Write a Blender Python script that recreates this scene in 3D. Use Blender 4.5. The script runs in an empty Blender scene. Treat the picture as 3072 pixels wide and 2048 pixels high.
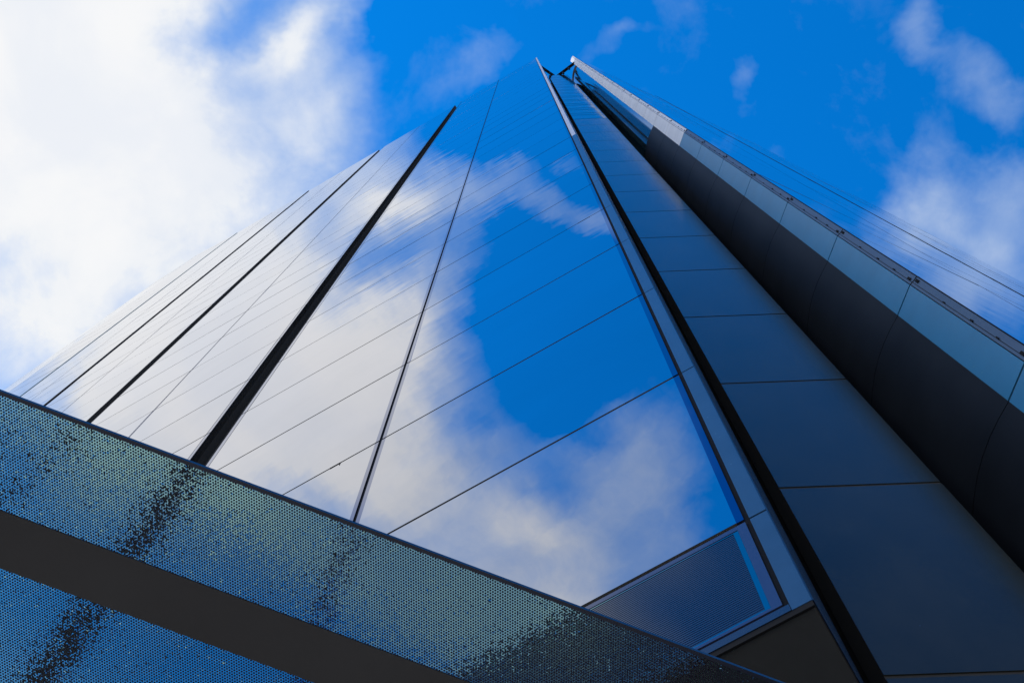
import bpy, bmesh, math, random
from mathutils import Vector, Matrix

random.seed(7)
SC = bpy.context.scene
COL = SC.collection

# ------------------------------------------------------------------ camera
EYE = 1.6                                   # camera height above the paving
cam_data = bpy.data.cameras.new('camera')
cam_data.lens = 50.0
cam_data.sensor_width = 36.0
cam_data.clip_start = 0.05
cam_data.clip_end = 5000.0
cam = bpy.data.objects.new('camera', cam_data)
COL.objects.link(cam)
_r = Vector((0.99999115, 0.0, 0.00420669))
_u = Vector((-0.00092454, -0.97554974, 0.21977682))
_f = Vector((-0.00410384, 0.21977876, 0.97554111))
cam.matrix_world = Matrix(((_r.x, _u.x, -_f.x, 0.0), (_r.y, _u.y, -_f.y, 0.0),
                           (_r.z, _u.z, -_f.z, EYE), (0, 0, 0, 1)))
SC.camera = cam

# ------------------------------------------------------------------ exposure
SC.view_settings.view_transform = 'Standard'
SC.view_settings.look = 'None'
SC.view_settings.exposure = 0.0
SC.view_settings.gamma = 1.0

# ------------------------------------------------------------------ sun and sky
SUN_AZ = Vector((-0.95, 0.312, 0.0)).normalized()
SUN_EL = math.radians(42.0)
sun_dir = Vector((SUN_AZ.x * math.cos(SUN_EL), SUN_AZ.y * math.cos(SUN_EL), math.sin(SUN_EL)))
sun_data = bpy.data.lights.new('sun', 'SUN')
sun_data.energy = 2.0
sun_data.angle = math.radians(4.0)
sun_data.color = (1.0, 0.97, 0.94)
sun = bpy.data.objects.new('sun', sun_data)
COL.objects.link(sun)
sun.rotation_euler = (-sun_dir).to_track_quat('-Z', 'Y').to_euler()

world = bpy.data.worlds.new('World')
SC.world = world
world.use_nodes = True
NT = world.node_tree
for n in list(NT.nodes):
    NT.nodes.remove(n)


class Graph:
    """Small helper for wiring shader nodes."""
    def __init__(self, tree):
        self.t = tree

    def node(self, kind, **kw):
        n = self.t.nodes.new(kind)
        for k, v in kw.items():
            setattr(n, k, v)
        return n

    def put(self, sock, val):
        if hasattr(val, 'is_output') or isinstance(val, bpy.types.NodeSocket):
            self.t.links.new(val, sock)
        elif val is not None:
            if hasattr(sock.default_value, '__len__') and not hasattr(val, '__len__'):
                val = [val] * len(sock.default_value)
            elif hasattr(sock.default_value, '__len__') and len(sock.default_value) == 4 and len(val) == 3:
                val = (*val, 1.0)
            sock.default_value = val

    def math(self, op, a, b=None, c=None, clamp=False):
        n = self.node('ShaderNodeMath', operation=op, use_clamp=clamp)
        self.put(n.inputs[0], a)
        if b is not None:
            self.put(n.inputs[1], b)
        if c is not None:
            self.put(n.inputs[2], c)
        return n.outputs[0]

    def vmath(self, op, a, b=None):
        n = self.node('ShaderNodeVectorMath', operation=op)
        self.put(n.inputs[0], a)
        if b is not None:
            self.put(n.inputs[1], b)
        return n.outputs['Value'] if op in ('LENGTH', 'DOT_PRODUCT', 'DISTANCE') else n.outputs[0]

    def noise(self, vec, scale, detail=4.0, rough=0.5, distort=0.0, dims='3D'):
        n = self.node('ShaderNodeTexNoise', noise_dimensions=dims)
        self.put(n.inputs['Vector'], vec)
        n.inputs['Scale'].default_value = scale
        n.inputs['Detail'].default_value = detail
        n.inputs['Roughness'].default_value = rough
        n.inputs['Distortion'].default_value = distort
        return n.outputs[0], n.outputs[1]

    def ramp(self, x, a, b, lo=0.0, hi=1.0, smooth=True):
        n = self.node('ShaderNodeMapRange', interpolation_type='SMOOTHSTEP' if smooth else 'LINEAR')
        self.put(n.inputs['Value'], x)
        n.inputs['From Min'].default_value = a
        n.inputs['From Max'].default_value = b
        n.inputs['To Min'].default_value = lo
        n.inputs['To Max'].default_value = hi
        return n.outputs[0]

    def mix(self, fac, a, b):
        n = self.node('ShaderNodeMix', data_type='RGBA')
        self.put(n.inputs[0], fac)
        self.put(n.inputs[6], a)
        self.put(n.inputs[7], b)
        return n.outputs[2]

    def link(self, a, b):
        self.t.links.new(a, b)


# cloud banks on the sky: (x/z, y/z) of the centre direction, two radii, turn, weight
CLOUD_PATCHES = [
    (-0.3253, 0.0747, 0.1572, 0.1979, 0.175, 1.3), (-0.238, 0.1545, 0.1035, 0.0931, -0.515, 0.75), (-0.1919, 0.0868, 0.0793, 0.0615, -0.0, 0.38),
    (-0.1483, 0.0597, 0.0485, 0.0607, -0.0, 0.38), (-0.1186, 0.0807, 0.0335, 0.0335, -0.0, 0.3), (-0.2653, -0.014, 0.0775, 0.0588, 0.0, 0.42),
    (-0.1404, -0.0023, 0.0388, 0.0382, 0.0, 0.35), (-0.2035, 0.0064, 0.0414, 0.0239, 0.346, -0.1), (-0.178, 0.0418, 0.0384, 0.0215, 1.069, -0.16),
    (-0.1414, 0.0299, 0.0512, 0.0448, -0.0, 0.2), (-0.187, 0.0418, 0.0241, 0.0179, -0.0, -0.22), (-0.1701, -0.0081, 0.0209, 0.0175, 0.0, -0.12),
    (-0.1684, 0.1112, 0.028, 0.0151, -0.599, -0.22), (-0.3655, 0.2405, 0.0347, 0.0427, -0.001, -0.12), (-0.3452, 0.1797, 0.0493, 0.0225, 0.178, -0.12),
    (-0.3674, 0.2243, 0.0818, 0.0721, -0.001, 0.8), (-0.3495, -0.0052, 0.0359, 0.0176, 0.0, -0.2), (-0.1024, 0.0388, 0.0181, 0.0179, -0.0, 0.12),
    (-0.0286, 0.0343, 0.0329, 0.0125, -0.601, 0.19), (0.0509, 0.0123, 0.0266, 0.0125, -0.517, 0.15), (0.0717, 0.002, 0.0209, 0.0076, -0.0, 0.13),
    (0.2674, 0.0079, 0.0157, 0.0218, 0.169, 0.29), (0.2778, 0.0299, 0.0168, 0.0148, -0.0, 0.24), (0.1596, 0.0402, 0.0161, 0.0104, -1.068, 0.2),
    (0.3131, 0.0417, 0.0217, 0.0247, -0.536, 0.26), (0.3387, 0.0625, 0.0242, 0.0151, -0.0, 0.22), (0.2874, 0.1109, 0.0265, 0.0332, 0.342, 0.29),
    (0.348, 0.1048, 0.0244, 0.0246, -0.0, 0.27), (0.3478, 0.1417, 0.0601, 0.0428, 0.342, 0.4), (0.3052, 0.1479, 0.0479, 0.0242, 0.511, 0.29),
    (0.2854, 0.1263, 0.0245, 0.0248, -0.001, 0.13), (0.3316, 0.1729, 0.0515, 0.0183, 0.511, 0.24), (-0.3339, 0.0829, 0.1066, 0.0633, -0.352, 1.5),
    (-0.3075, 0.0183, 0.087, 0.0737, -0.345, 0.8), (-0.3422, -0.0402, 0.0834, 0.0441, -1.409, 0.6), (-0.2506, -0.0405, 0.0482, 0.045, -2.116, 0.42),
    (-0.2123, -0.0424, 0.0285, 0.0349, -2.11, 0.32), (-0.3166, -0.0773, 0.061, 0.0404, -1.408, 0.45), (-0.3431, -0.1663, 0.0852, 0.0448, -1.411, 0.8),
    (-0.2967, -0.2254, 0.0854, 0.0548, -1.408, 0.8), (-0.2289, -0.2409, 0.0455, 0.0367, -1.404, 0.6), (-0.2534, -0.286, 0.0257, 0.0344, -0.672, 0.25),
    (-0.2058, 0.0093, 0.0378, 0.0279, -0.178, -0.3), (-0.2383, 0.0021, 0.0156, 0.0128, -1.043, -0.2), (-0.2705, -0.1135, 0.0223, 0.0166, -1.042, -0.2),
    (-0.2698, -0.1908, 0.0356, 0.0151, -1.406, -0.25), (-0.2275, -0.2102, 0.0191, 0.0133, -1.042, -0.1), (-0.1572, 0.0186, 0.0371, 0.0153, -0.609, 0.42),
    (-0.2003, 0.0371, 0.0376, 0.0277, -0.267, 0.42), (-0.1306, -0.0087, 0.0338, 0.0153, -0.522, 0.32), (-0.1052, -0.0401, 0.0306, 0.0169, -0.521, 0.42),
    (-0.1004, -0.0727, 0.0215, 0.0154, -1.043, 0.4), (-0.094, -0.1082, 0.0277, 0.0155, -1.043, 0.4), (-0.0674, -0.0746, 0.0152, 0.0061, -0.519, 0.15),
    (-0.1667, -0.1334, 0.0561, 0.0813, -0.864, -0.55), (-0.07, -0.0162, 0.0452, 0.0302, -0.525, -0.25), (-0.4026, -0.1816, 0.14, 0.0459, -1.415, 1.0),
    (-0.3477, -0.2826, 0.0668, 0.0315, -1.412, 0.7), (-0.4043, -0.0006, 0.0646, 0.024, -1.6, 0.6),
]

g = Graph(NT)
sky = g.node('ShaderNodeTexSky', sky_type='NISHITA')
sky.sun_disc = False
sky.sun_elevation = SUN_EL
sky.sun_rotation = math.atan2(SUN_AZ.x, SUN_AZ.y)
sky.altitude = 0.0
sky.air_density = 1.0
sky.dust_density = 0.3
sky.ozone_density = 3.0
tc = g.node('ShaderNodeTexCoord').outputs['Generated']
sep = g.node('ShaderNodeSeparateXYZ')
g.link(tc, sep.inputs[0])
zc = g.math('MAXIMUM', sep.outputs[2], 0.06)
comb = g.node('ShaderNodeCombineXYZ')
g.link(g.math('DIVIDE', sep.outputs[0], zc), comb.inputs[0])
g.link(g.math('DIVIDE', sep.outputs[1], zc), comb.inputs[1])
flat = comb.outputs[0]                       # position on a flat cloud layer overhead
# wander the layer a little so the banks do not have smooth outlines
_, wcol = g.noise(flat, 9.0, 5.0, 0.6)
wv = g.vmath('SUBTRACT', wcol, (0.5, 0.5, 0.5))
wv = g.vmath('MULTIPLY', wv, (0.09, 0.09, 0.0))
warped = g.vmath('ADD', flat, wv)
total = None
for (bx, by, rx, ry, turn, amp) in CLOUD_PATCHES:
    m = g.node('ShaderNodeMapping', vector_type='TEXTURE')
    g.link(warped, m.inputs[0])
    m.inputs['Location'].default_value = (bx, by, 0.0)
    m.inputs['Rotation'].default_value = (0.0, 0.0, turn)
    m.inputs['Scale'].default_value = (rx, ry, 1.0)
    r = g.vmath('LENGTH', m.outputs[0])
    fall = g.ramp(r, 0.0, 1.45, 1.0, 0.0)
    total = g.math('MULTIPLY', fall, amp) if total is None else g.math('MULTIPLY_ADD', fall, amp, total)
# away from overhead: loose broken cloud
rad = g.vmath('LENGTH', flat)
far = g.ramp(rad, 0.5, 1.1)
fn, _ = g.noise(flat, 1.3, 6.0, 0.55)
total = g.math('ADD', total, g.math('MULTIPLY', far, g.ramp(fn, 0.42, 0.62, 0.0, 0.8)))
# unseen bright cloud added around the sun on the left, lights edge and fin
left = g.ramp(g.vmath('DOT_PRODUCT', flat, (-0.95, 0.312, 0.0)), 0.42, 1.0)
total = g.math('MULTIPLY_ADD', left, 0.9, total)
total = g.math('MULTIPLY', g.math('SUBTRACT', 1.0, g.math('EXPONENT', g.math('MULTIPLY', total, -1.0))), 1.45)
n1, _ = g.noise(flat, 14.0, 8.0, 0.6, 0.3)
n2, _ = g.noise(g.vmath('ADD', flat, (3.0, 1.0, 0.0)), 45.0, 6.0, 0.6, 0.2)
dens = g.math('MULTIPLY_ADD', g.math('SUBTRACT', n1, 0.5), 0.72, total)
dens = g.math('MULTIPLY_ADD', g.math('SUBTRACT', n2, 0.5), 0.12, dens)
cover = g.ramp(dens, 0.03, 1.10, smooth=False)
cover = g.math('POWER', cover, 1.2)
thick = g.ramp(dens, 0.5, 1.3)
# deep blue overhead, paler and more neutral towards the horizon
tint = g.mix(g.ramp(sep.outputs[2], 0.35, 0.85), (0.40, 0.42, 0.45), (0.01, 1.03, 1.90))
blue = g.vmath('MULTIPLY', sky.outputs[0], tint)
white = g.mix(thick, (4.1, 4.8, 5.7), (6.2, 6.25, 6.35))
shade, _ = g.noise(g.vmath('ADD', flat, (9.0, 4.0, 0.0)), 7.0, 6.0, 0.55, 0.4)
white = g.vmath('MULTIPLY', white, g.mix(g.ramp(shade, 0.38, 0.6), (0.91, 0.935, 0.98), (1.0, 1.0, 1.0)))
glow = g.math('MULTIPLY_ADD', left, 0.7, 1.0)  # extra brightness of the added cloud, for more light from the left
gv = g.node('ShaderNodeCombineXYZ')
for i in range(3):
    g.link(glow, gv.inputs[i])
white = g.vmath('MULTIPLY', white, gv.outputs[0])
skycol = g.mix(cover, blue, white)
bg = g.node('ShaderNodeBackground')
g.link(skycol, bg.inputs[0])
bg.inputs[1].default_value = 0.15
wo = g.node('ShaderNodeOutputWorld')
g.link(bg.outputs[0], wo.inputs[0])

# ------------------------------------------------------------------ materials
def material(name):
    m = bpy.data.materials.new(name)
    m.use_nodes = True
    for n in list(m.node_tree.nodes):
        m.node_tree.nodes.remove(n)
    gg = Graph(m.node_tree)
    out = gg.node('ShaderNodeOutputMaterial')
    return m, gg, out


def principled(name, col, rough=0.5, metal=0.0, var=0.0, scale=3.0, bump=0.0, bscale=20.0, spec=0.5, specks=None, stretch=(1, 1, 1)):
    m, gg, out = material(name)
    b = gg.node('ShaderNodeBsdfPrincipled')
    geo = gg.node('ShaderNodeNewGeometry').outputs['Position']
    pos = gg.vmath('MULTIPLY', geo, stretch)
    if var > 0:
        n, _ = gg.noise(pos, scale, 6.0, 0.6)
        f = gg.ramp(n, 0.3, 0.7, 1.0 - var, 1.0 + var, smooth=False)
        cb = gg.node('ShaderNodeCombineXYZ')
        c = gg.vmath('MULTIPLY', (*col,), cb.outputs[0])
        for i in range(3):
            gg.link(f, cb.inputs[i])
    else:
        c = col
    if specks:
        v = gg.node('ShaderNodeTexVoronoi')
        gg.put(v.inputs['Vector'], geo)
        v.inputs['Scale'].default_value = specks[0]
        near = gg.math('LESS_THAN', v.outputs['Distance'], specks[1])
        sepc = gg.node('ShaderNodeSeparateXYZ')
        gg.link(v.outputs['Color'], sepc.inputs[0])
        pick = gg.math('MULTIPLY', near, gg.math('GREATER_THAN', sepc.outputs[0], specks[2]))
        c = gg.mix(pick, c, specks[3])
    gg.put(b.inputs['Base Color'], c)
    b.inputs['Roughness'].default_value = rough
    b.inputs['Metallic'].default_value = metal
    b.inputs['Specular IOR Level'].default_value = spec
    if bump > 0:
        n2, _ = gg.noise(pos, bscale, 5.0, 0.6)
        bn = gg.node('ShaderNodeBump')
        bn.inputs['Strength'].default_value = bump
        bn.inputs['Distance'].default_value = 0.01
        gg.link(n2, bn.inputs['Height'])
        gg.link(bn.outputs[0], b.inputs['Normal'])
    gg.link(b.outputs[0], out.inputs[0])
    return m


def mirror_glass(name, col, rough=0.0, wave=0.0):
    """Coated facade glass: reflects strongly, more so at grazing angles."""
    m, gg, out = material(name)
    b = gg.node('ShaderNodeBsdfPrincipled')
    geo = gg.node('ShaderNodeNewGeometry').outputs['Position']
    n, _ = gg.noise(geo, 0.7, 3.0, 0.5)
    f = gg.ramp(n, 0.3, 0.7, 0.96, 1.04, smooth=False)
    f = gg.math('MULTIPLY', f, gg.ramp(gg.node('ShaderNodeObjectInfo').outputs['Random'], 0.0, 1.0, 0.92, 1.08, smooth=False))
    cb = gg.node('ShaderNodeCombineXYZ')
    for i in range(3):
        gg.link(f, cb.inputs[i])
    gg.link(gg.vmath('MULTIPLY', col, cb.outputs[0]), b.inputs['Base Color'])
    b.inputs['Metallic'].default_value = 1.0
    b.inputs['Specular Tint'].default_value = (0.94, 0.935, 0.95, 1.0)
    b.inputs['Roughness'].default_value = rough
    if wave > 0:
        w, _ = gg.noise(gg.vmath('MULTIPLY', geo, (1.0, 1.0, 0.8)), 0.9, 2.0, 0.5)
        bn = gg.node('ShaderNodeBump')
        bn.inputs['Strength'].default_value = 1.0
        bn.inputs['Distance'].default_value = wave
        gg.link(w, bn.inputs['Height'])
        gg.link(bn.outputs[0], b.inputs['Normal'])
    gg.link(b.outputs[0], out.inputs[0])
    return m


M_GLASS = mirror_glass('facade_glass', (0.49, 0.495, 0.52), 0.0, 0.003)
M_BORDER = mirror_glass('glass_border', (0.07, 0.10, 0.22), 0.03)
M_FRAME = principled('panel_surround', (0.045, 0.055, 0.12), 0.10, 0.15, spec=0.5)
M_LOWGLASS = principled('vent_slats', (0.022, 0.024, 0.045), 0.06, 0.0, spec=0.65)
M_TRIM = mirror_glass('trim_glass', (0.18, 0.32, 0.30), 0.05)
M_BLACK = principled('dark_soffit', (0.078, 0.078, 0.077), 0.9, 0.0, 0.10, 1.2, 0.1, 30.0, spec=0.1)
M_SLOT = principled('dark_joint', (0.075, 0.070, 0.062), 0.8, spec=0.1)
M_PANEL = principled('polished_panel', (0.040, 0.037, 0.021), 0.11, 0.0, 0.22, 1.3, 0.05, 90.0, spec=0.14, specks=(6.0, 0.03, 0.9, (0.15, 0.2, 0.25)), stretch=(1, 1, .5))
M_FIN_SHADE = principled('shade_tone_corner_panel', (0.028, 0.075, 0.15), 0.30, 0.0, 0.12, 2.5, 0.05, 60.0, specks=(14.0, 0.08, 0.7, (0.12, 0.22, 0.3)))  # lower fin panels, shade painted into the colour
M_FIN_LIT = principled('sunlit_tone_panel', (0.72, 0.72, 0.76), 0.45, 0.3, 0.10, 3.0, 0.05, 60.0, specks=(14.0, 0.08, 0.7, (0.55, 0.62, 0.66)))  # upper fin panels, sunlight painted into the colour
M_EDGE_LIT = principled('sunlit_tone_edge_panel', (0.90, 0.88, 0.86), 0.5, 0.3, 0.08, 2.0, 0.05, 60.0, specks=(11.0, 0.07, 0.7, (0.6, 0.68, 0.72)))  # upper edge panels and rail, sunlit tone painted in
M_EDGE_SHADE = principled('shade_tone_edge_panel', (0.018, 0.21, 0.42), 0.38, 0.0, 0.08, 2.0, 0.05, 60.0, specks=(11.0, 0.07, 0.7, (0.2, 0.38, 0.45)))  # lower panels of the same strip, shaded tone painted in
M_NAVY = principled('navy_return', (0.012, 0.02, 0.045), 0.25, 0.0, 0.15, 2.0, spec=0.6)
M_DARKWALL = principled('dark_curved_wall', (0.017, 0.020, 0.025), 0.45, 0.0, 0.25, 0.8, 0.04, 8.0, spec=0.03)
M_NOTCHGLASS = principled('recess_glass', (0.010, 0.040, 0.060), 0.05, 0.0, 0.1, 1.0, spec=0.55)
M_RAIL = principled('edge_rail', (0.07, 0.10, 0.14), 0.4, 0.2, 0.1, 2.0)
M_LOBBY = principled('dark_lobby_stone', (0.085, 0.085, 0.084), 0.8, 0.0, 0.15, 1.0, spec=0.1)
M_BRACKET = principled('dark_bracket', (0.015, 0.015, 0.016), 0.8, spec=0.1)
M_GREEN = principled('green_glass_fin', (0.10, 0.16, 0.09), 0.3, 0.0, 0.1, 1.0, spec=0.4)
M_PAVE = principled('stone_paving', (0.46, 0.40, 0.34), 0.8, 0.0, 0.2, 0.8, 0.2, 6.0)


def frit_glass(name, under):
    """Canopy glass: screen-printed dots on the underside, rain drops on top."""
    m, gg, out = material(name)
    geo = gg.node('ShaderNodeNewGeometry')
    pos = geo.outputs['Position']
    v = gg.node('ShaderNodeTexVoronoi')
    gg.put(v.inputs['Vector'], pos)
    v.inputs['Scale'].default_value = 170.0
    rnd = v.outputs['Color']
    sc = gg.node('ShaderNodeSeparateXYZ')
    gg.link(rnd, sc.inputs[0])
    patch, _ = gg.noise(pos, 14.0, 4.0, 0.6)
    p8 = gg.math('POWER', sc.outputs[2], 9.0)
    amp = gg.math('MULTIPLY_ADD', gg.math('MULTIPLY', p8, gg.ramp(patch, 0.4, 0.62)), 0.85, 0.06)
    tilt = gg.vmath('MULTIPLY', gg.vmath('SUBTRACT', rnd, (0.5, 0.5, 0.5)), (1.0, 1.0, 0.0))
    cb = gg.node('ShaderNodeCombineXYZ')
    for i in range(3):
        gg.link(amp, cb.inputs[i])
    nrm = gg.vmath('NORMALIZE', gg.vmath('ADD', geo.outputs['Normal'], gg.vmath('MULTIPLY', tilt, cb.outputs[0])))
    gl = gg.node('ShaderNodeBsdfGlass')
    gl.inputs['IOR'].default_value = 1.45
    gl.inputs['Roughness'].default_value = 0.0
    gl.inputs['Color'].default_value = (0.60, 0.80, 0.785, 1.0)
    if not under:
        gg.link(nrm, gl.inputs['Normal'])
        gg.link(gl.outputs[0], out.inputs[0])
        return m
    W, H = 0.01672, 0.01027
    sp = gg.node('ShaderNodeSeparateXYZ')
    gg.link(pos, sp.inputs[0])

    def lattice(ox, oy):
        fx = gg.math('MULTIPLY', gg.math('SUBTRACT', gg.math('FRACT', gg.math('ADD', gg.math('DIVIDE', sp.outputs[0], W), 50.5 + ox)), 0.5), W)
        fy = gg.math('MULTIPLY', gg.math('SUBTRACT', gg.math('FRACT', gg.math('ADD', gg.math('DIVIDE', sp.outputs[1], H), 50.5 + oy)), 0.5), H)
        return gg.math('SQRT', gg.math('ADD', gg.math('MULTIPLY', fx, fx), gg.math('MULTIPLY', fy, fy)))
    d = gg.math('MINIMUM', lattice(0.0, 0.0), lattice(0.5, 0.5))
    dot = gg.math('LESS_THAN', d, 0.0036)
    ink = gg.node('ShaderNodeBsdfDiffuse')
    ink.inputs['Color'].default_value = (0.04, 0.035, 0.06, 1.0)
    mx = gg.node('ShaderNodeMixShader')
    gg.link(dot, mx.inputs[0])
    gg.link(gl.outputs[0], mx.inputs[1])
    gg.link(ink.outputs[0], mx.inputs[2])
    gg.link(mx.outputs[0], out.inputs[0])
    return m


M_FRIT = frit_glass('fritted_glass_underside', True)
M_DROPS = frit_glass('wet_glass_top', False)


# ------------------------------------------------------------------ mesh helpers
class MB:
    def __init__(self):
        self.v, self.f, self.mi, self.sm = [], [], [], []

    def face(self, pts, mi=0, smooth=False):
        i = len(self.v)
        self.v += [tuple(p) for p in pts]
        self.f.append(tuple(range(i, i + len(pts))))
        self.mi.append(mi)
        self.sm.append(smooth)

    def prism(self, poly, z0, z1, mi=0, cap_mi=None):
        """vertical prism over a plan polygon (list of (x, y)), counter-clockwise or not"""
        area = sum(poly[i][0] * poly[(i + 1) % len(poly)][1] - poly[(i + 1) % len(poly)][0] * poly[i][1] for i in range(len(poly)))
        if area < 0:
            poly = poly[::-1]
        n = len(poly)
        cm = mi if cap_mi is None else cap_mi
        for i in range(n):
            a, b = poly[i], poly[(i + 1) % n]
            self.face([(*a, z0), (*b, z0), (*b, z1), (*a, z1)], mi)
        self.face([(*p, z1) for p in poly], cm)
        self.face([(*p, z0) for p in poly[::-1]], cm)

    def slab(self, a, b, z0, z1, front, back, inn, mi=0):
        """box along the plan line a-b between z0 and z1; front/back are offsets along inn (the inward normal)"""
        p = [(a[0] + inn[0] * front, a[1] + inn[1] * front), (b[0] + inn[0] * front, b[1] + inn[1] * front),
             (b[0] + inn[0] * back, b[1] + inn[1] * back), (a[0] + inn[0] * back, a[1] + inn[1] * back)]
        self.prism(p, z0, z1, mi)

    def build(self, name, mats, parent=None, loc=None):
        me = bpy.data.meshes.new(name)
        off = Vector(loc) if loc else (parent_world(parent) if parent else Vector((0, 0, 0)))
        me.from_pydata([(x - off.x, y - off.y, z - off.z) for x, y, z in self.v], [], self.f)
        for m in (mats if isinstance(mats, (list, tuple)) else [mats]):
            me.materials.append(m)
        for p, mi, s in zip(me.polygons, self.mi, self.sm):
            p.material_index = mi
            p.use_smooth = s
        if any(self.sm):
            bm = bmesh.new()
            bm.from_mesh(me)
            bmesh.ops.remove_doubles(bm, verts=[v for v in bm.verts if all(f.smooth for f in v.link_faces)], dist=1e-5)
            bm.to_mesh(me)
            bm.free()
        me.update()
        o = bpy.data.objects.new(name, me)
        COL.objects.link(o)
        if parent:
            o.parent = parent
            if loc:
                o.location = Vector(loc) - parent_world(parent)
        elif loc:
            o.location = loc
        return o


def parent_world(o):
    p = Vector((0, 0, 0))
    while o is not None:
        p += Vector(o.location)
        o = o.parent
    return p


def thing(name, loc, label, cat):
    o = bpy.data.objects.new(name, None)
    COL.objects.link(o)
    o.location = loc
    o['label'] = label
    o['category'] = cat
    return o


def Z(h):
    return h + EYE


# ------------------------------------------------------------------ ground
mb = MB()
mb.face([(-1500, -1500, 0), (1500, -1500, 0), (1500, 1500, 0), (-1500, 1500, 0)])
gr = mb.build('paving', M_PAVE)
gr['kind'] = 'structure'

# ------------------------------------------------------------------ tower plan
ANG = math.radians(150.1)
U = Vector((math.cos(ANG), math.sin(ANG)))          # along the main facade, away from the corner
NI = Vector((U.y, -U.x))                            # into the building
if NI.y < 0:
    NI = -NI
A0 = Vector((1.356, 2.913))


def F(t, d=0.0):
    p = A0 + U * t + NI * d
    return (p.x, p.y)


RANG = math.radians(25.2)
RU = Vector((math.cos(RANG), math.sin(RANG)))       # along the right facade
RI = Vector((-RU.y, RU.x))
B0 = Vector((4.332, 2.706))


def Rf(t, d=0.0):
    p = B0 + RU * t + RI * d
    return (p.x, p.y)


ROOF = 115.0
JOINTS = [8.05 + 3.6 * i for i in range(30)]        # floor joints, metres above the camera
BASE = 6.70

# curved far end of the main facade (plan points after the last straight bay)
END = [F(27.97), (-26.30, 18.70), (-29.40, 20.66), (-32.20, 22.55), (-34.60, 24.45), (-36.40, 26.6), (-37.4, 29.2), (-37.6, 32.5)]


def inset(poly, d):
    out = []
    for i, p in enumerate(poly):
        a = Vector(poly[max(i - 1, 0)])
        b = Vector(poly[min(i + 1, len(poly) - 1)])
        t = (b - a).normalized()
        nn = Vector((t.y, -t.x))
        if nn.x * 0.5 + nn.y < 0:
            nn = -nn
        if t.y > 0.7 and nn.x < 0:
            nn = -nn
        out.append((p[0] + nn.x * d, p[1] + nn.y * d))
    return out


tower = thing('glass_tower', (2.9, 4.1, 0.0), 'tall mirror-glass tower with a dark recessed corner, reflecting blue sky and white clouds', 'skyscraper')

DARKCURVE = [(4.156, 3.138), (4.083, 3.29), (4.02, 3.45), (3.972, 3.62), (3.938, 3.80), (3.922, 4.0), (3.92, 4.45)]
GAP = 0.012
back = [(22.0, 45.0), (-30.0, 48.0)]
notch = [F(-0.145, 0.01), F(-0.145, 1.12), (1.95, 4.45), (3.95, 4.45)] + [(x + 0.03, y + 0.01) for x, y in DARKCURVE[::-1][1:]] + \
        [(4.275, 2.83), (4.345, 2.72)]
right_in = [Rf(0.02, GAP), Rf(16.3, GAP), Rf(16.3, 12.0)]
left_in = inset(END, GAP)[::-1]
slots = [F(14.46, GAP), F(14.46, .5), F(13.96, .5), F(13.96, GAP), F(7.36, GAP), F(7.36, 0.9), F(6.80, 0.9), F(6.80, GAP)]
poly = notch + right_in + back + left_in + slots
mb = MB()
mb.prism(poly, Z(BASE - 0.02), Z(105.6))
mb.build('tower_body', M_SLOT, tower)
# set-back ground storey under the overhang
low = [F(-0.145, 1.12), (1.95, 4.45), (3.95, 4.45)] + [(x + 0.03, y + 0.01) for x, y in DARKCURVE[::-1][1:]] + \
      [(4.275, 2.83), (4.345, 2.72)] + right_in + back + [F(27, 3.0), F(2.0, 3.0)]
mb = MB()
mb.prism(low, 0.004, Z(BASE - 0.03))
mb.build('lobby_wall', M_LOBBY, tower)
mb = MB()
so = [F(-0.145, -0.01), F(30.0, 0.0), F(30.0, 3.2), F(-0.145, 3.2)]
mb.prism([F(-0.14, 0.02), F(27.9, 0.02), F(27.9, 3.4), F(-0.14, 3.0)], Z(BASE - 0.045), Z(BASE - 0.023))
mb.build('soffit', M_LOBBY, tower)

# parapet screens rising above the roof
mb = MB()
for a, b in ((0.0, 6.80), (7.36, 13.96), (14.46, 27.9)):
    mb.slab(F(a), F(b), Z(105.5), Z(ROOF - 0.02), GAP, 0.25, NI)
for i in range(len(END) - 1):
    t = (Vector(END[i + 1]) - Vector(END[i])).normalized()
    nn = Vector((-t.y, t.x)) if (-t.y * 0.5 + t.x) > 0 else Vector((t.y, -t.x))
    nn = Vector((t.y, -t.x))
    if t.x < 0:
        nn = Vector((t.y, -t.x))
    mb.slab(END[i], END[i + 1], Z(105.5), Z(ROOF - 0.02), GAP, 0.2, nn)
mb.slab(Rf(0.02), Rf(16.3), Z(105.5), Z(ROOF - 0.02), GAP, 0.25, RI)
mb.build('parapet', M_SLOT, tower)


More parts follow.
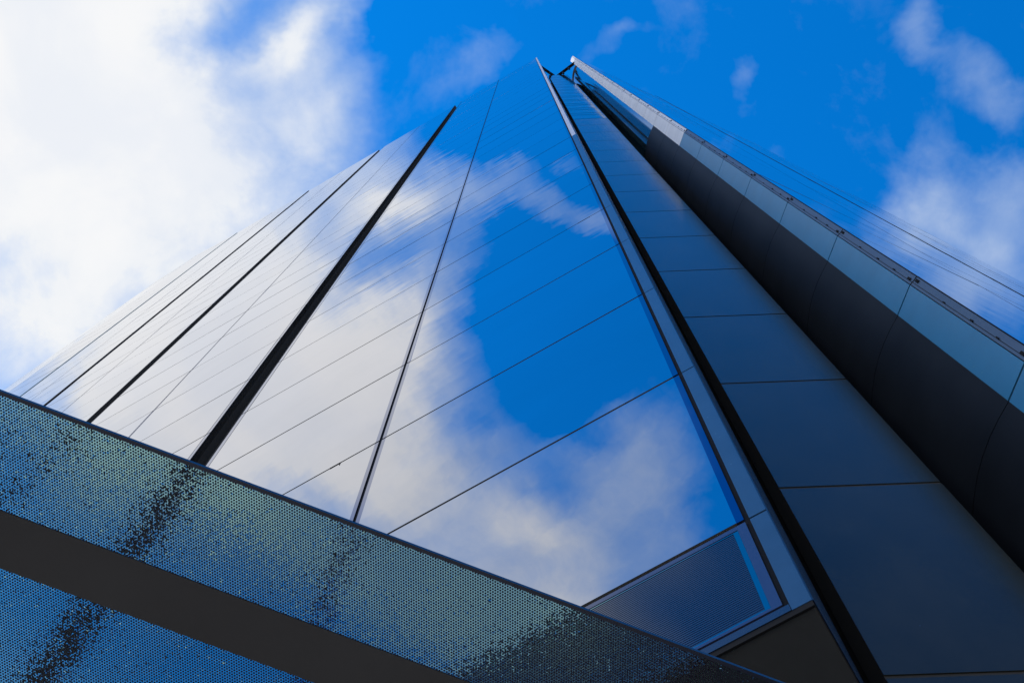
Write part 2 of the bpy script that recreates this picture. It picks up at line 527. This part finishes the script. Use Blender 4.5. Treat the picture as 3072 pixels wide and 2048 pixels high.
# ------------------------------------------------------------------ panes
def pane(mb, a, b, z0, z1, inn, proud=0.006, res=8, mi=0, bow=None, tilt=None, depth=0.02):
    """one slightly bowed sheet of glass between plan points a and b"""
    bow = random.uniform(-0.0010, 0.0020) if bow is None else bow
    tz, tu = tilt if tilt else (random.gauss(0, 0.0005), random.gauss(0, 0.0005))
    ax, ay = a
    dx, dy = b[0] - ax, b[1] - ay
    L = math.hypot(dx, dy)
    z0, z1 = Z(z0), Z(z1)

    def pt(u, v):
        d = -proud - bow * (1 - (2 * u - 1) ** 2) * (1 - (2 * v - 1) ** 2) + tz * (v - 0.5) * (z1 - z0) + tu * (u - 0.5) * L
        return (ax + dx * u + inn[0] * d, ay + dy * u + inn[1] * d, z0 + (z1 - z0) * v)
    # orientation so that the normal faces outwards (-inn)
    cr = dx * 0 - 0, 0
    flip = (dy * inn[0] - dx * inn[1]) > 0
    for i in range(res):
        for j in range(res):
            q = [pt(i / res, j / res), pt((i + 1) / res, j / res), pt((i + 1) / res, (j + 1) / res), pt(i / res, (j + 1) / res)]
            mb.face(q[::-1] if flip else q, mi, True)
    c = [pt(0, 0), pt(1, 0), pt(1, 1), pt(0, 1)]
    bk = [(x + inn[0] * depth, y + inn[1] * depth, z) for x, y, z in c]
    for i in range(4):
        j = (i + 1) % 4
        mb.face([c[i], c[j], bk[j], bk[i]], mi)


def lerp(a, b, t):
    return (a[0] + (b[0] - a[0]) * t, a[1] + (b[1] - a[1]) * t)


BAYS = [  # (plan a, plan b, inward normal, border at a, border at b)
    (F(0.0), F(3.306), NI, 0.05, 0.05), (F(3.347), F(6.785), NI, 0.05, 0.095),
    (F(7.375), F(10.62), NI, 0.09, 0.02), (F(10.655), F(13.93), NI, 0.02, 0.05),
    (F(14.47), F(17.73), NI, 0.05, 0.02), (F(17.77), F(21.02), NI, 0.02, 0.05),
    (F(21.20), F(24.55), NI, 0.05, 0.02), (F(24.59), F(27.88), NI, 0.02, 0.03)]
for i in range(1, len(END) - 1):
    pass
ENDB = []
for i in range(len(END) - 1):
    a, b = Vector(END[i]), Vector(END[i + 1])
    t = (b - a).normalized()
    ENDB.append((tuple(a + t * (0.09 if i == 0 else 0.0)), tuple(b), Vector((t.y, -t.x)), 0.0, 0.0))
RB = [(Rf(0.02), Rf(3.40), RI, 0.03, 0.02), (Rf(3.44), Rf(7.25), RI, 0.02, 0.05),
      (Rf(7.42), Rf(11.4), RI, 0.05, 0.02), (Rf(11.44), Rf(16.28), RI, 0.02, 0.03)]

cells = []
allb = BAYS + ENDB + RB
for bi, bay in enumerate(allb):
    for k in range(30):
        z0 = JOINTS[k] + 0.025
        z1 = (JOINTS[k + 1] - 0.025) if k < 29 else ROOF
        mid = lerp(bay[0], bay[1], 0.5)
        d = math.hypot(*mid)
        z = JOINTS[k]
        grz = abs((mid[0] * bay[2][0] + mid[1] * bay[2][1]) / d)
        size = grz * d * math.hypot(bay[1][0] - bay[0][0], bay[1][1] - bay[0][1]) / (d * d + z * z) ** 1.5 * z ** 0.5
        infr = -0.40 < mid[0] / (z + 1) < 0.42 and mid[1] / (z + 1) < 0.5
        if bi >= len(BAYS) + len(ENDB):
            infr = mid[0] / (z + 2) < 0.5
        cells.append((size if infr else 0.0, bi, k, z0, z1))
cells.sort(reverse=True)


def window(m_g, m_b, bay, z0, z1):
    a, b, inn, ba, bb = bay
    L = math.hypot(b[0] - a[0], b[1] - a[1])
    a2, b2 = lerp(a, b, ba / L), lerp(a, b, 1 - bb / L)
    ga = lerp(a, b, (ba + (0.014 if ba > 0.08 else 0.0)) / L)
    gb = lerp(a, b, 1 - (bb + (0.014 if bb > 0.08 else 0.0)) / L)
    pane(m_g, ga, gb, z0, z1, inn)
    if ba:
        pane(m_b, a, a2, z0, z1, inn, res=1, bow=0.0, tilt=(0, 0))
    if bb:
        pane(m_b, b2, b, z0, z1, inn, res=1, bow=0.0, tilt=(0, 0))


mg_rest, mb_rest = MB(), MB()
n_win = 0
for size, bi, k, z0, z1 in cells:
    bay = allb[bi]
    if n_win < 100 and size > 0:
        g1, b1 = MB(), MB()
        window(g1, b1, bay, z0, z1)
        mid = lerp(bay[0], bay[1], 0.5)
        w = g1.build('window', M_GLASS, tower, loc=(mid[0], mid[1], Z(z0)))
        half = len(b1.f) // 2 if bay[3] and bay[4] else len(b1.f)
        for q in (0, 1):
            part = b1.f[q * half:(q + 1) * half]
            if part:
                one = MB()
                for f in part:
                    one.face([b1.v[i] for i in f])
                one.build('border', M_BORDER, w)
        n_win += 1
    else:
        window(mg_rest, mb_rest, bay, z0, z1)
w = mg_rest.build('upper_windows', M_GLASS, tower)
w['kind'] = 'stuff'
bo = mb_rest.build('border', M_BORDER, w)
bo['kind'] = 'stuff'

# metal lips either side of the deep slot and at the second slot
for t0, t1 in ((6.785, 6.80), (7.36, 7.375)):
    mb = MB()
    mb.slab(F(t0), F(t1), Z(JOINTS[0]), Z(ROOF), -0.012, 0.1, NI)
    mb.build('slot_lip', M_BRACKET, tower)
for t0, t1, m_ in ((3.312, 3.341, M_BRACKET), (13.935, 13.955, M_BRACKET), (14.465, 14.47, M_BRACKET), (21.03, 21.18, M_BRACKET), (27.89, 28.05, M_GREEN)):
    mb = MB()
    mb.slab(F(t0), F(t1), Z(JOINTS[0]), Z(ROOF - 0.3), (-0.022 if t0 > 27 else -0.035) if t0 > 20 else 0.006, 0.05, NI)
    mb.build('mullion', m_, tower)
for t0, t1 in ((7.27, 7.40),):
    mb = MB()
    mb.slab(Rf(t0), Rf(t1), Z(JOINTS[0]), Z(ROOF), -0.014, 0.05, RI)
    mb.build('mullion', M_BRACKET, tower)

# ------------------------------------------------------------------ dark ventilation panels at the foot of the facade
BOT = 6.80
for (t0, t1) in ((0.0, 3.306), (3.347, 6.785), (7.375, 10.62), (10.655, 13.93)):
    fr = MB()
    # glass surround
    for (a, b, z0, z1) in ((t0, t0 + .06, BOT, 8.03), (t1 - .06, t1, BOT, 8.03), (t0 + .06, t1 - .06, 7.975, 8.03), (t0 + .06, t1 - .06, BOT, BOT + .03)):
        fr.slab(F(a), F(b), Z(z0), Z(z1), -0.006, 0.02, NI)
    lou = fr.build('ventilation_panel', M_FRAME, tower, loc=(*F((t0 + t1) / 2), Z(BOT)))
    tr = MB()
    for (a, b, z0, z1) in ((t0 + .061, t0 + .092, BOT + .031, 7.974), (t1 - .105, t1 - .061, BOT + .031, 7.974), (t0 + .092, t1 - .105, 7.955, 7.974), (t0 + .092, t1 - .105, BOT + .031, BOT + .05)):
        tr.slab(F(a), F(b), Z(z0), Z(z1), -0.003, 0.02, NI)
    tr.build('trim', M_TRIM, lou)
    sl = MB()
    z = BOT + 0.052
    while z < 7.93:
        a, b = F(t0 + .093, 0), F(t1 - .106, 0)
        z2 = z + 0.025
        p0, p1 = (*F(t0 + .093, 0.006), Z(z)), (*F(t1 - .106, 0.006), Z(z))
        p2, p3 = (*F(t1 - .106, -0.004), Z(z + .016)), (*F(t0 + .093, -0.004), Z(z + .016))
        p4, p5 = (*F(t1 - .106, 0.006), Z(z2)), (*F(t0 + .093, 0.006), Z(z2))
        fa, fb = F(t0 + .093, -0.002), F(t1 - .106, -0.002)
        ra, rb = F(t0 + .093, 0.006), F(t1 - .106, 0.006)
        zf = z + 0.017
        sl.face([(*fb, Z(z)), (*fa, Z(z)), (*fa, Z(zf)), (*fb, Z(zf))])
        sl.face([(*fb, Z(zf)), (*fa, Z(zf)), (*ra, Z(zf)), (*rb, Z(zf))])
        sl.face([(*rb, Z(zf)), (*ra, Z(zf)), (*ra, Z(z2)), (*rb, Z(z2))])
        sl.face([(*rb, Z(z2)), (*ra, Z(z2)), (*fa, Z(z2)), (*fb, Z(z2))])
        z = z2
    sl.build('slats', M_LOWGLASS, lou)
mb = MB()
mb.slab(F(-0.03), F(14.0), Z(6.70), Z(6.775), -0.006, 0.03, NI)
mb.build('base_trim', M_NAVY, tower)
mb = MB()
mb.slab(F(-0.001), F(-0.032), Z(BASE), Z(ROOF - 0.03), 0.007, 0.0118, NI)
mb.slab(F(-0.145), F(14.0), Z(BASE - 0.06), Z(BASE - 0.004), -0.002, 0.0118, NI)
mb.build('dark_cover_strip', M_BRACKET, tower)  # dark strips added over body edges that caught the sun

# ------------------------------------------------------------------ corner fin, set in panels one storey high
zs = [BASE] + JOINTS
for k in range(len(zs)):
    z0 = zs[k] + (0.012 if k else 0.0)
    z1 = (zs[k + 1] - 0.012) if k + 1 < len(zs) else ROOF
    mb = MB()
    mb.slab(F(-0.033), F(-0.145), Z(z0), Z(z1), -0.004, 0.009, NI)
    mb.build('corner_panel', M_FIN_LIT if z0 > 36 else M_FIN_SHADE, tower)  # sunlit part of the fin painted paler, shaded part bluer
mb = MB()
mb.slab(F(-0.03), F(-0.143), Z(105.5), Z(ROOF - 0.05), 0.0095, 0.30, NI)
mb.slab(F(-0.146), F(-0.152), Z(BASE), Z(105.4), 0.0, 1.10, NI)
mb.build('corner_return', M_NAVY, tower)

# ------------------------------------------------------------------ pale wall at the back of the recess
WA, WB = (2.248, 3.912), (3.630, 3.858)
wd = (Vector(WB) - Vector(WA)).normalized()
WN = Vector((-wd.y, wd.x))
mb = MB()
mb.slab(WA, WB, 0.004, Z(106.2), 0.010, 0.22, WN)
mb.build('recess_wall', M_SLOT, tower)
WJ = [-1.59, 0.9, 4.5] + JOINTS
for k in range(len(WJ)):
    z0 = WJ[k] + 0.026
    z1 = WJ[k + 1] - 0.026 if k + 1 < len(WJ) else 106.3
    if z0 > 106:
        continue
    z1 = min(z1, 106.3)
    mb = MB()
    if z0 > 55:
        zz = z0 + 2.3
        pane(mb, WA, WB, z0 + 0.04, min(zz, z1), WN, 0.002, res=4)
        if zz + 0.1 < z1:
            pane(mb, WA, WB, zz + 0.14, z1 - 0.04, WN, 0.002, res=4)
        mb.build('recess_window', M_NOTCHGLASS, tower)
    else:
        mb.slab(WA, WB, Z(z0), Z(z1), 0.0, 0.0095, WN)
        mb.build('recess_panel', M_PANEL, tower)

# ------------------------------------------------------------------ curved dark wall
for k in range(len(WJ)):
    z0 = WJ[k] + 0.008
    if z0 > 100:
        continue
    z1 = WJ[k + 1] - 0.008
    mb = MB()
    for i in range(len(DARKCURVE) - 1):
        a, b = DARKCURVE[i], DARKCURVE[i + 1]
        mb.face([(*a, Z(z0)), (*b, Z(z0)), (*b, Z(z1)), (*a, Z(z1))], 0, True)
    for i in range(len(DARKCURVE) - 1):
        a, b = DARKCURVE[i], DARKCURVE[i + 1]
        a2, b2 = (a[0] + .02, a[1] + .007), (b[0] + .02, b[1] + .007)
        mb.face([(*a, Z(z0)), (*a2, Z(z0)), (*b2, Z(z0)), (*b, Z(z0))])
    mb.build('curved_panel', M_NOTCHGLASS if z0 > 42 else M_DARKWALL, tower)

# ------------------------------------------------------------------ edge strip and its rail, sunlit tone painted on the upper panels
EA, EB = Vector((4.156, 3.138)), Vector((4.268, 2.805))
ed = (EB - EA).normalized()
EN = Vector((-ed.y, ed.x))
if EN.x < 0:
    EN = -EN
mb = MB()
mb.slab(EA, EB, 0.004, Z(ROOF - 0.02), 0.008, 0.05, EN)
mb.build('edge_backing', M_SLOT, tower)
RA_, RB_ = EB + ed * 0.006, Vector((4.332, 2.706))
rd = (RB_ - RA_).normalized()
RN = Vector((-rd.y, rd.x))
if RN.x < 0:
    RN = -RN
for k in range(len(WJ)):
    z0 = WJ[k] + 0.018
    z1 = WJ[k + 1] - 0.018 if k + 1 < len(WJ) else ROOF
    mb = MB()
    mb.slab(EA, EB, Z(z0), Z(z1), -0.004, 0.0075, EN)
    mb.build('edge_panel', M_EDGE_LIT if z0 > 36 else M_EDGE_SHADE, tower)  # light and shade on the strip painted as two colours
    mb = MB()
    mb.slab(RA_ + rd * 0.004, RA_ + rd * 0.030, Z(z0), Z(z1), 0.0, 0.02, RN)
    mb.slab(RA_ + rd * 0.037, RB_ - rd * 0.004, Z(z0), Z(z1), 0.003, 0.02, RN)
    mb.build('edge_rail', M_RAIL if z0 < 36 else M_EDGE_LIT, tower)  # upper rail takes the painted sunlit tone
    if k > 2 and k < 28:
        mb = MB()
        for (zz, s0, s1, hh) in ((WJ[k] + .10, .030, .062, .10), (WJ[k] - .16, .055, .09, .10), (WJ[k] + .75, .032, .048, .07), (WJ[k] + 1.5, .032, .050, .07), (WJ[k] + 2.4, .032, .046, .06)):
            mb.slab(RA_ + rd * s0, RA_ + rd * s1, Z(zz), Z(zz + hh), -0.008, 0.0025, RN)
        mb.build('bracket', M_BRACKET, tower)
mb = MB()
mb.slab(RA_ - rd * 0.004, RB_, 0.004, Z(ROOF - 0.02), 0.021, 0.05, RN)
mb.slab(RB_ - rd * 0.004, RB_ + rd * 0.004, Z(BASE), Z(ROOF), -0.004, 0.05, RN)
mb.build('rail_backing', M_BRACKET, tower)

# ------------------------------------------------------------------ roof bracing seen above the recess
for a, b, h0, h1 in (((1.62, 3.30), (2.78, 4.08), 107.6, 108.1), ((2.92, 4.04), (4.22, 3.06), 107.6, 108.1)):
    va, vb = Vector(a), Vector(b)
    t = (vb - va).normalized()
    nn = Vector((-t.y, t.x))
    mb = MB()
    mb.slab(va, vb, Z(h0), Z(h1), -0.10, 0.10, nn)
    for s in (0.3, 0.62):
        c = va + (vb - va) * s
        mb.slab(c - t * 0.06, c + t * 0.06, Z(105.0), Z(h0 - 0.002), -0.05, 0.05, nn)
    mb.build('roof_brace', M_BRACKET, tower)

# loose ends of gasket hanging from a few joints
for t, z, dl in ((2.85, 8.05, 0.10), (0.25, 22.45, 0.22), (4.05, 11.65, 0.16), (3.85, 15.25, 0.14)):
    mb = MB()
    mb.slab(F(t), F(t + dl), Z(z - 0.018), Z(z + 0.002), -0.012, 0.0, NI)
    mb.slab(F(t), F(t + 0.006), Z(z - 0.10), Z(z - 0.018), -0.010, -0.007, NI)
    mb.build('loose_gasket', M_BRACKET, tower)

# ------------------------------------------------------------------ fritted glass canopy
CH = 4.5
canopy = thing('glass_canopy', (-0.5, 1.7, 0.0), 'low overhead canopy of dotted teal glass strips split by a black beam', 'canopy')
CD = Vector((math.cos(math.radians(21.6)), math.sin(math.radians(21.6))))
CN = Vector((-CD.y, CD.x))
C0 = Vector((-1.695, 1.180))


def Cp(s, d):
    p = C0 + CD * s + CN * d
    return (p.x, p.y)


S0, S1 = -1.6, 6.5
strips = [(0.0, 0.394), (0.592, 1.10), (1.30, 1.80)]
for d0, d1 in strips:
    e = 0.014 if d0 == 0.0 else 0.0
    x0, x1 = S0, S1
    p = [Cp(x0, d0 + e), Cp(x1, d0 + e), Cp(x1, d1), Cp(x0, d1)]
    mb = MB()
    z0, z1 = Z(CH), Z(CH + 0.008)
    mb.face([(*q, z0) for q in p[::-1]], 0)
    mb.face([(*q, z1) for q in p], 1)
    for i in range(4):
        j = (i + 1) % 4
        mb.face([(*p[i], z0), (*p[j], z0), (*p[j], z1), (*p[i], z1)], 2)
    mb.build('glass_panel', [M_FRIT, M_DROPS, M_NAVY], canopy)
mb = MB()
mb.prism([Cp(S0, 0.0), Cp(S1, 0.0), Cp(S1, 0.0135), Cp(S0, 0.0135)], Z(CH - 0.004), Z(CH + 0.012))
mb.build('edge_trim', M_NAVY, canopy)
for d0, d1 in ((0.395, 0.591), (1.101, 1.299), (1.801, 2.0)):
    mb = MB()
    mb.prism([Cp(S0, d0), Cp(S1, d0), Cp(S1, d1), Cp(S0, d1)], Z(CH - 0.004), Z(CH + 0.009))
    mb.build('beam', M_BLACK, canopy)
# posts carrying the beams, outside the view
for s in (S0 + 0.1, S1 - 0.1):
    mb = MB()
    c = Cp(s, 0.49)
    ring = [(c[0] + 0.06 * math.cos(a * math.pi / 8), c[1] + 0.06 * math.sin(a * math.pi / 8)) for a in range(16)]
    mb.prism(ring, 0.004, Z(CH - 0.005))
    mb.build('post', M_BLACK, canopy)
